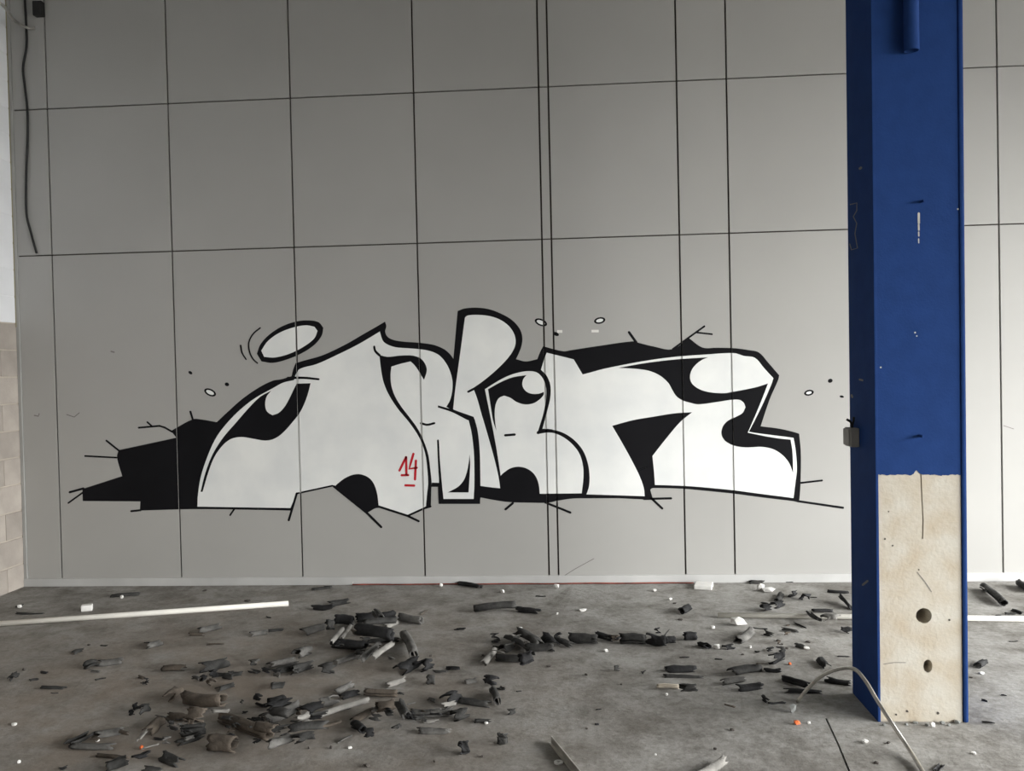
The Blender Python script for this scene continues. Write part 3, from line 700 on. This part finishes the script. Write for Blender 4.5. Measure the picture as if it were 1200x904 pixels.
FO = [
 ('P1', 310, 80, 465, 70, 28, 'h', 'd', 0), ('P1', 105, 380, 175, 360, 34, 's', 'd'), ('P1', 170, 445, 245, 428, 44, 't', 'd'), ('P1', 240, 432, 378, 420, 46, 'h', 'g', 0), ('P1', 255, 338, 292, 340, 14, 's', 'k'),
 ('P1', 488, 350, 580, 322, 40, 'h', 'g', .6), ('P1', 765, 268, 890, 242, 34, 'h', 'g', .8), ('P1', 805, 335, 900, 328, 22, 's', 'b'), ('P1', 1030, 285, 1130, 270, 30, 'h', 'g', .5), ('P1', 1130, 264, 1210, 256, 20, 'h', 'd', 0),
 ('P1', 575, 460, 705, 455, 44, 'h', 'b', 0), ('P1', 770, 480, 930, 430, 55, 'h', 'd', 1.0), ('P1', 840, 490, 1000, 482, 36, 'h', 'd', 0), ('P1', 775, 512, 805, 500, 34, 't', 'k'), ('P1', 612, 620, 668, 560, 58, 'c', 'b', 1.0),
 ('P1', 1030, 435, 1075, 425, 32, 'c', 'd'), ('P1', 402, 690, 432, 684, 34, 't', 'k'), ('P1', 425, 665, 450, 656, 34, 't', 'k'), ('P1', 445, 685, 515, 660, 50, 'h', 'd', .3),
 ('P1', 80, 862, 215, 800, 54, 'h', 'd', 3.1), ('P1', 205, 805, 390, 768, 66, 'h', 'g', 0), ('P1', 90, 870, 340, 862, 46, 'h', 'g', .2), ('P1', 500, 795, 585, 725, 60, 'h', 'b', .5), ('P1', 610, 705, 720, 720, 56, 'h', 'b', .2),
 ('P1', 700, 700, 812, 705, 74, 'c', 'b', .6), ('P1', 670, 785, 805, 768, 62, 't', 'd'), ('P1', 640, 850, 795, 808, 46, 'h', 'd', .4), ('P1', 690, 605, 900, 640, 78, 't', 'b'), ('P1', 830, 690, 935, 678, 24, 's', 'l', .6),
 ('P1', 890, 705, 1135, 802, 66, 't', 'b'), ('P1', 815, 850, 965, 852, 82, 't', 'b'), ('P1', 1085, 720, 1215, 690, 52, 'h', 'g', .4), ('P1', 1140, 552, 1205, 540, 38, 'h', 'g', .3), ('P1', 860, 572, 960, 540, 36, 's', 'd'),
 ('P1', 1120, 650, 1210, 620, 70, 'c', 'k', .4), ('P1', 450, 835, 492, 782, 40, 's', 'l'), ('P1', 470, 878, 560, 850, 32, 's', 'l'), ('P1', 570, 842, 625, 830, 44, 's', 'g'),
 ('Q7', 765, 690, 920, 745, 90, 'h', 'd', .3), ('Q7', 380, 772, 540, 730, 74, 't', 'd'), ('Q7', 320, 690, 545, 715, 34, 'h', 'b', .2), ('Q7', 60, 795, 115, 770, 40, 's', 'd'), ('Q7', 560, 720, 700, 690, 60, 'h', 'k'), ('Q7', 640, 780, 780, 790, 50, 's', 'd'),
 ('P2', 245, 97, 372, 100, 38, 'h', 'k', 0), ('P2', 330, 88, 442, 64, 32, 'h', 'd', .7), ('P2', 190, 232, 322, 205, 48, 'h', 'g', .3), ('P2', 318, 192, 365, 184, 54, 't', 'd'), ('P2', 365, 168, 465, 165, 54, 't', 'k'),
 ('P2', 475, 158, 592, 142, 48, 't', 'k'), ('P2', 575, 122, 612, 166, 42, 't', 'd'), ('P2', 608, 152, 682, 130, 42, 't', 'k'), ('P2', 500, 190, 705, 160, 42, 'h', 'd', .4), ('P2', 630, 205, 695, 175, 28, 'h', 'l', .7),
 ('P2', 480, 215, 672, 238, 62, 't', 'k'), ('P2', 350, 285, 532, 302, 48, 't', 'k'), ('P2', 530, 272, 702, 264, 34, 'h', 'd', .2), ('P2', 345, 285, 408, 212, 26, 'h', 'l', .5), ('P2', 400, 265, 468, 165, 22, 'h', 'l', .5),
 ('P2', 370, 395, 532, 325, 32, 'h', 'g', .8), ('P2', 498, 392, 602, 285, 38, 'h', 'g', .8), ('P2', 560, 362, 668, 285, 32, 'h', 'l', .6), ('P2', 700, 150, 822, 166, 42, 't', 'g'), ('P2', 815, 135, 848, 112, 12, 's', 'b'),
 ('P2', 728, 235, 782, 360, 50, 't', 'g'), ('P2', 695, 432, 795, 378, 74, 'h', 'k', .4), ('P2', 795, 405, 882, 382, 64, 'c', 'k', .4), ('P2', 870, 430, 955, 432, 36, 's', 'd'), ('P2', 842, 476, 888, 472, 48, 't', 'd'), ('P2', 938, 410, 1020, 416, 38, 's', 'k'),
 ('P2', 630, 512, 742, 474, 32, 'h', 'l', .6), ('P2', 520, 540, 695, 540, 44, 't', 'b'), ('P2', 690, 540, 728, 545, 22, 's', 'd'), ('P2', 985, 212, 1042, 212, 12, 's', 'k'),
 ('P2', 15, 402, 165, 368, 42, 'h', 'g', .3), ('P2', 60, 442, 185, 395, 46, 'h', 'd', .5), ('P2', 150, 345, 252, 310, 56, 'c', 'g', .5), ('P2', 130, 442, 255, 400, 46, 'h', 'd', 1.0), ('P2', 290, 432, 372, 412, 62, 'h', 'd', .5),
 ('P2', 30, 512, 108, 498, 38, 'h', 'd', .3), ('P2', 370, 548, 462, 503, 36, 'h', 'g', .7), ('P2', 390, 562, 495, 540, 46, 'h', 'k', 0), ('P2', 280, 592, 385, 578, 56, 'c', 'g', .8), ('P2', 180, 635, 305, 600, 66, 'h', 'k', 0),
 ('P2', 160, 682, 235, 652, 36, 'c', 'l', .5), ('P2', 190, 692, 552, 598, 34, 'h', 'l', .7), ('P2', 450, 692, 572, 640, 42, 'h', 'b', .4), ('P2', 580, 622, 685, 600, 52, 't', 'b'), ('P2', 690, 595, 742, 662, 50, 'c', 'd', .8), ('P2', 745, 655, 785, 665, 42, 't', 'k'),
 ('P2', 0, 690, 192, 612, 66, 'h', 'g', .3), ('P2', 110, 722, 335, 700, 56, 'h', 'd', .2), ('P2', 5, 822, 155, 770, 50, 'h', 'g', .4), ('P2', 150, 782, 265, 758, 52, 'c', 'd', .5), ('P2', 385, 802, 452, 764, 28, 's', 'g'), ('P2', 468, 702, 515, 742, 46, 't', 'k'), ('P2', 515, 745, 572, 742, 54, 't', 'k'),
 ('P2', 760, 652, 982, 642, 44, 't', 'g'), ('P2', 970, 662, 1062, 640, 66, 'c', 'd', .5), ('P2', 930, 585, 1012, 552, 70, 'c', 'k', .5), ('P2', 918, 612, 1000, 592, 34, 's', 'l'), ('P2', 1000, 580, 1180, 606, 42, 'h', 'd', .4),
 ('P2', 790, 735, 972, 742, 46, 'h', 'g', .2), ('P2', 815, 692, 905, 690, 28, 's', 'l'), ('P2', 1085, 690, 1182, 685, 38, 'h', 'd', 2.8), ('P2', 1010, 830, 1066, 822, 68, 't', 'k'), ('P2', 1040, 487, 1105, 478, 32, 'h', 'g', .2), ('P2', 0, 612, 155, 582, 64, 'c', 'k', .4),
 ('P2', 30, 640, 130, 660, 50, 'h', 'd'), ('P2', 220, 660, 330, 640, 48, 's', 'd'), ('P2', 330, 640, 450, 610, 40, 'h', 'k'), ('P2', 260, 710, 400, 690, 40, 's', 'b'), ('P2', -60, 720, 60, 740, 52, 'h', 'b'), ('P2', 20, 745, 130, 720, 44, 's', 'd'),
 ('P3', 66, 149, 290, 142, 36, 't', 'd'), ('P3', 288, 150, 418, 168, 38, 'h', 'k', .2), ('P3', -10, 12, 108, 36, 34, 'h', 'k', 0), ('P3', 158, 305, 202, 298, 46, 'c', 'd'), ('P3', 118, 436, 182, 370, 38, 'h', 'l', .5),
 ('P3', 180, 400, 325, 406, 42, 't', 'd'), ('P3', 300, 412, 375, 398, 60, 't', 'k'), ('P3', 250, 300, 375, 390, 56, 'h', 'd', -.6), ('P3', 198, 352, 272, 338, 54, 'c', 'd'), ('P3', 160, 358, 225, 382, 20, 's', 'l'), ('P3', 310, 285, 425, 352, 74, 'h', 'd', -.4),
 ('P3', 330, 345, 485, 348, 54, 'h', 'd', .1), ('P3', 428, 300, 492, 352, 52, 'c', 'k'), ('P3', 480, 295, 535, 290, 48, 's', 'k'), ('P3', 470, 312, 595, 342, 40, 'h', 'd', .3), ('P3', 555, 302, 715, 308, 52, 't', 'd'), ('P3', 695, 288, 802, 310, 36, 'h', 'k', .5), ('P3', 765, 292, 832, 306, 34, 'h', 'k', .3),
 ('P3', 825, 302, 968, 306, 54, 't', 'd'), ('P3', 960, 300, 1085, 316, 60, 'c', 'k', .2), ('P3', 1058, 312, 1118, 308, 38, 't', 'k'), ('P3', 1005, 262, 1042, 262, 40, 's', 'k'), ('P3', 1060, 290, 1085, 262, 14, 's', 'd'),
 ('P3', 118, 522, 195, 530, 52, 'h', 'k', .3), ('P3', 168, 568, 192, 640, 40, 't', 'd'), ('P3', 192, 558, 238, 566, 34, 's', 'd'), ('P3', 243, 688, 287, 680, 32, 'c', 'd'), ('P3', 188, 825, 245, 825, 64, 't', 'd'), ('P3', 793, 462, 832, 464, 32, 's', 'd'), ('P3', 932, 484, 966, 482, 28, 's', 'k'), ('P3', 700, 675, 732, 670, 12, 's', 'k'), ('P3', 288, 578, 317, 575, 14, 's', 'd'),
 ('P4', 168, 206, 218, 180, 38, 't', 'k'), ('P4', 578, 192, 645, 180, 42, 'h', 'k', .2), ('P4', 640, 178, 702, 160, 42, 'c', 'k'), ('P4', 668, 152, 692, 112, 32, 'h', 'd'), ('P4', 732, 128, 772, 114, 42, 'h', 'k'), ('P4', 788, 128, 842, 124, 48, 'c', 'k'), ('P4', 840, 132, 880, 135, 12, 's', 'k'),
 ('P4', 928, 104, 1042, 108, 24, 'h', 'k', 2.6), ('P4', 1000, 145, 1055, 192, 38, 'h', 'k', 2.2), ('P4', 850, 204, 962, 200, 28, 'h', 'k', 0), ('P4', 890, 236, 1002, 240, 54, 'h', 'g', 0), ('P4', 830, 215, 892, 262, 32, 'h', 'k', 2.8),
 ('P4', 758, 265, 822, 292, 20, 's', 'k'), ('P4', 688, 300, 782, 312, 26, 'h', 'd', 2.6), ('P4', 545, 292, 622, 298, 14, 's', 'k'), ('P4', 993, 300, 1060, 302, 48, 'h', 'k', .1), ('P4', 462, 362, 542, 300, 50, 'h', 'g', 0), ('P4', 382, 396, 448, 386, 38, 'h', 'k', .2),
 ('P4', 183, 338, 252, 334, 44, 't', 'k'), ('P4', 262, 372, 315, 392, 44, 'h', 'k', 2.9), ('P4', 160, 445, 212, 445, 13, 's', 'k'), ('P4', 342, 456, 388, 455, 15, 's', 'k'), ('P4', 632, 462, 706, 446, 48, 'c', 'k'), ('P4', 885, 452, 932, 500, 44, 'h', 'k', .4), ('P4', 982, 440, 1047, 440, 16, 's', 'k'),
 ('P4', 78, 506, 252, 504, 48, 'h', 'k', .1), ('P4', 72, 540, 292, 544, 30, 'h', 'd', .1), ('P4', 422, 528, 584, 494, 54, 'h', 'd', .3), ('P4', 598, 510, 695, 516, 32, 'h', 'k', .1), ('P4', 380, 580, 505, 562, 36, 'h', 'g', .5), ('P4', 455, 606, 598, 596, 48, 'h', 'k', .2),
 ('P4', 42, 598, 160, 598, 24, 't', 'c'), ('P4', 158, 604, 258, 604, 44, 'c', 'd'), ('P4', 695, 548, 845, 600, 44, 'h', 'k', .3), ('P4', 708, 620, 905, 622, 36, 'h', 'k', .1), ('P4', 918, 562, 1062, 582, 42, 'h', 'k', .2), ('P4', 586, 655, 624, 680, 32, 's', 'k'), ('P4', 618, 686, 714, 680, 28, 'h', 'k', 2.8),
 ('P4', 520, 54, 604, 56, 26, 'h', 'd', .1), ('P4', 668, 50, 752, 51, 18, 'h', 'd', .1), ('P4', 392, 690, 452, 706, 12, 's', 'b'),
 ('P5', 478, 150, 690, 335, 84, 't', 'd'), ('P5', 850, 112, 960, 190, 80, 't', 'd'), ('P5', 775, 402, 895, 442, 46, 'h', 'k', .2), ('P5', 690, 442, 825, 448, 34, 'h', 'd', .2), ('P5', 598, 462, 665, 460, 22, 's', 'k'), ('P5', 738, 738, 842, 738, 22, 's', 'k'),
 ('P', 1144, 779, 1155, 773, 9, 'c', 'k'), ('P', 1097, 904, 1103, 894, 8, 's', 'k'), ('P', 814, 912, 852, 890, 12, 'h', 'l', .4),
 ('L', 80, 225, 118, 195, 52, 'c', 'd'), ('L', 295, 172, 352, 180, 30, 's', 'k'), ('L', 212, 236, 288, 225, 24, 's', 'd'), ('L', 298, 286, 485, 285, 38, 'h', 'd', 0), ('L', 372, 330, 428, 328, 12, 's', 'd'), ('L', 430, 892, 490, 880, 34, 's', 'k'),
 ('Q1', 112, 298, 312, 290, 24, 'h', 'd', 0), ('Q1', 105, 248, 165, 235, 26, 's', 'k'), ('Q3', 145, 124, 302, 112, 28, 'h', 'd', .1), ('Q3', 235, 103, 295, 100, 20, 's', 'k'), ('P', 1150, 846, 1166, 848, 4, 's', 'd'), ('P', 1150, 820, 1158, 822, 4, 's', 'd'), ('P', 1173, 814, 1180, 815, 4, 's', 'd'),
 ('P', 220, 745, 240, 744, 5, 's', 'b'), ('P', 312, 723, 318, 724, 3, 's', 'k'), ('P', 535, 737, 546, 737, 3, 's', 'k'), ('P', 628, 698, 640, 699, 3.5, 's', 'd'), ('P', 697, 849, 702, 849, 3, 's', 'k'),
]
for f_ in FO: foam(*f_)
rx = random.Random(42)
for cx, cy, sx, sy, n in [(225, 858, 95, 20, 26), (330, 838, 75, 22, 22), (300, 785, 60, 10, 8), (430, 750, 50, 20, 12), (480, 835, 50, 22, 12), (610, 755, 30, 14, 7), (730, 750, 60, 5, 5), (910, 745, 60, 28, 10), (180, 800, 90, 25, 8)]:
    for k in range(n):
        x, y = cx + rx.gauss(0, .5) * sx, cy + rx.gauss(0, .5) * sy
        if y > 900 or y < 700: continue
        L_ = rx.uniform(5, 15); an = rx.uniform(-.6, .6)
        foam('P', x - L_ * math.cos(an) / 2, y + L_ * math.sin(an) / 4, x + L_ * math.cos(an) / 2, y - L_ * math.sin(an) / 4, rx.uniform(4, 9), rx.choice('sssch'), rx.choice('kddgb'))

# ------------------------------------------------------------------ rubble bits
def lump(name, sx, sy, sz, seed, jit=.75):
    rnd = random.Random(seed); bm = bmesh.new(); bmesh.ops.create_icosphere(bm, subdivisions=1 if jit > .3 else 2, radius=1)
    for v in bm.verts:
        k = 1 + jit * noise.noise(v.co * 1.7 + Vector((seed * 1.37, .5, 0)))
        c = v.co * k
        q = [math.copysign(abs(t) ** .7, t) for t in c]
        v.co = (q[0] * sx, q[1] * sy, q[2] * sz)
    z = min(v.co.z for v in bm.verts)
    bmesh.ops.translate(bm, verts=bm.verts, vec=(0, 0, -z - .0008))
    me = bpy.data.meshes.new(name); bm.to_mesh(me); bm.free(); return me
def nearest(px, py): return next(R_ for R_ in REG if R_[1](px, py))
def bit(x, y, w, h, material, name, label, cat, group=None, seed=None):
    g = on_floor(x, y); mpp = (g - EYE).dot(FWD) / F; sd = seed or int(x * 7 + y)
    sx, sz = w * mpp / 2, h * mpp / 2
    reg = nearest(x, y)
    o = obj(name, lump(name, sx, sx * .8, sz, sd), material, None, (g.x, g.y, 0), label.replace('@', reg[2]), cat, (group + ' ' + reg[0] if '@' in label else group) if group else None)
    o.rotation_euler = (0, 0, random.Random(sd).uniform(-.5, .5)); return o
# block of polystyrene near the long pole, slab by the wall, crumpled paper
g = on_floor(102, 716); obj('foam_cube', boxmesh('foam_cube', -.035, .035, -.025, .025, 0, .042, .006), 'chalk', None, (g.x, g.y, 0), 'small white block on the floor behind the long white pole', 'block').rotation_euler = (0, 0, .4)
g = on_floor(825, 688); obj('white_slab', boxmesh('white_slab', -.062, .062, -.09, .05, 0, .028, .006), 'chalk', None, (g.x, g.y - .0, 0), 'flat white slab lying close to the baseboard', 'slab').rotation_euler = (0, 0, -.25)
bit(891, 692.5, 9, 8, 'chalk', 'crumpled_paper', 'round ball of crumpled white paper near the baseboard', 'paper')
bit(900, 694, 16, 5, 'chalk', 'crumpled_paper', 'flattened strip of white paper beside the paper ball', 'paper')
bit(865, 733, 18, 9, 'chalk', 'crumpled_paper', 'largest crumpled white paper just in front of the white pole', 'paper')
for x, y, w, h in [(143, 702, 4, 4), (23, 713, 5, 4), (17.5, 851, 7, 4), (22, 895, 4, 4), (114, 870, 5, 4), (517, 688, 4, 4), (589, 694.5, 5, 4), (652, 690, 6, 5.5), (683, 716, 9, 3.5), (653, 720.5, 4, 2.5), (414, 685.5, 4, 5),
                   (767, 693.5, 6, 3), (786, 703.5, 4, 3), (835, 737, 5, 4), (840, 760.5, 8, 6.5), (879, 760, 4, 4), (609, 738.5, 6, 4), (710, 764, 6, 4), (781, 815.5, 4, 3), (945, 761, 8, 3), (948, 848.5, 4, 3), (1092.5, 853, 6, 6), (1014, 871, 9, 3.5), (1141, 884, 6, 3), (410, 877.5, 5, 3), (570, 849, 5, 3), (1150, 790, 6, 2.5), (768, 885, 3, 2)]:
    bit(x, y, w, h, 'chalk', 'rubble_chip', 'tiny white rubble chip @', 'rubble', 'white rubble chips')
for x, y, w, h in [(1046, 849, 6, 3), (1062, 850, 4, 3), (1073, 848, 7, 3), (1086, 851, 5, 3), (1104, 849, 6, 4), (1112, 851, 4, 3), (1122, 848, 7, 4), (1036, 851, 5, 3)]:
    bit(x, y, w, h, 'stone', 'plaster_crumb', 'grey plaster crumb at the bare concrete foot of the column', 'rubble', 'plaster crumbs')
bit(929, 836, 8, 10, 'stone', 'stone_chip', 'upright grey stone chip beside the orange scrap', 'stone')
bit(934, 849.5, 8, 5, 'orange', 'orange_scrap', 'crumpled orange plastic scrap on the floor before the column', 'plastic scrap')
bit(925.5, 779.5, 4, 3.5, 'orange', 'orange_scrap', 'tiny orange chip among the foam near the column', 'plastic scrap')
bit(166, 879, 6, 5, 'orange', 'orange_scrap', 'small orange red chip in the large foam heap', 'plastic scrap')
for x, y, w, h in [(922, 761, 4, 2.5), (388, 878, 4, 4), (509, 894, 3, 3), (565, 888, 4, 3), (362, 878, 3, 3), (688, 855, 3, 3), (838, 879, 4, 3), (858, 857, 5, 3), (791, 708, 5, 2), (797, 727, 6, 2), (912, 752, 5, 2), (947, 753, 6, 2.5), (917, 756, 3, 2), (728, 803, 3, 2), (687, 792, 4, 2.5), (643, 782, 6, 2), (1138, 795, 4, 2), (1027, 895, 6, 3), (1041, 872, 5, 2.5), (240, 693, 5, 2), (1113, 740, 3, 2), (290, 705, 8, 2), (870, 768, 4, 2), (130, 778, 4, 3), (505, 770, 4, 3), (566, 769, 4, 2), (104, 757, 4, 2), (430, 899, 8, 4), (28, 786, 5, 3)]:
    bit(x, y, w, h, 'grit', 'grit_chip', 'tiny dark grit chip @', 'rubble', 'dark grit chips')
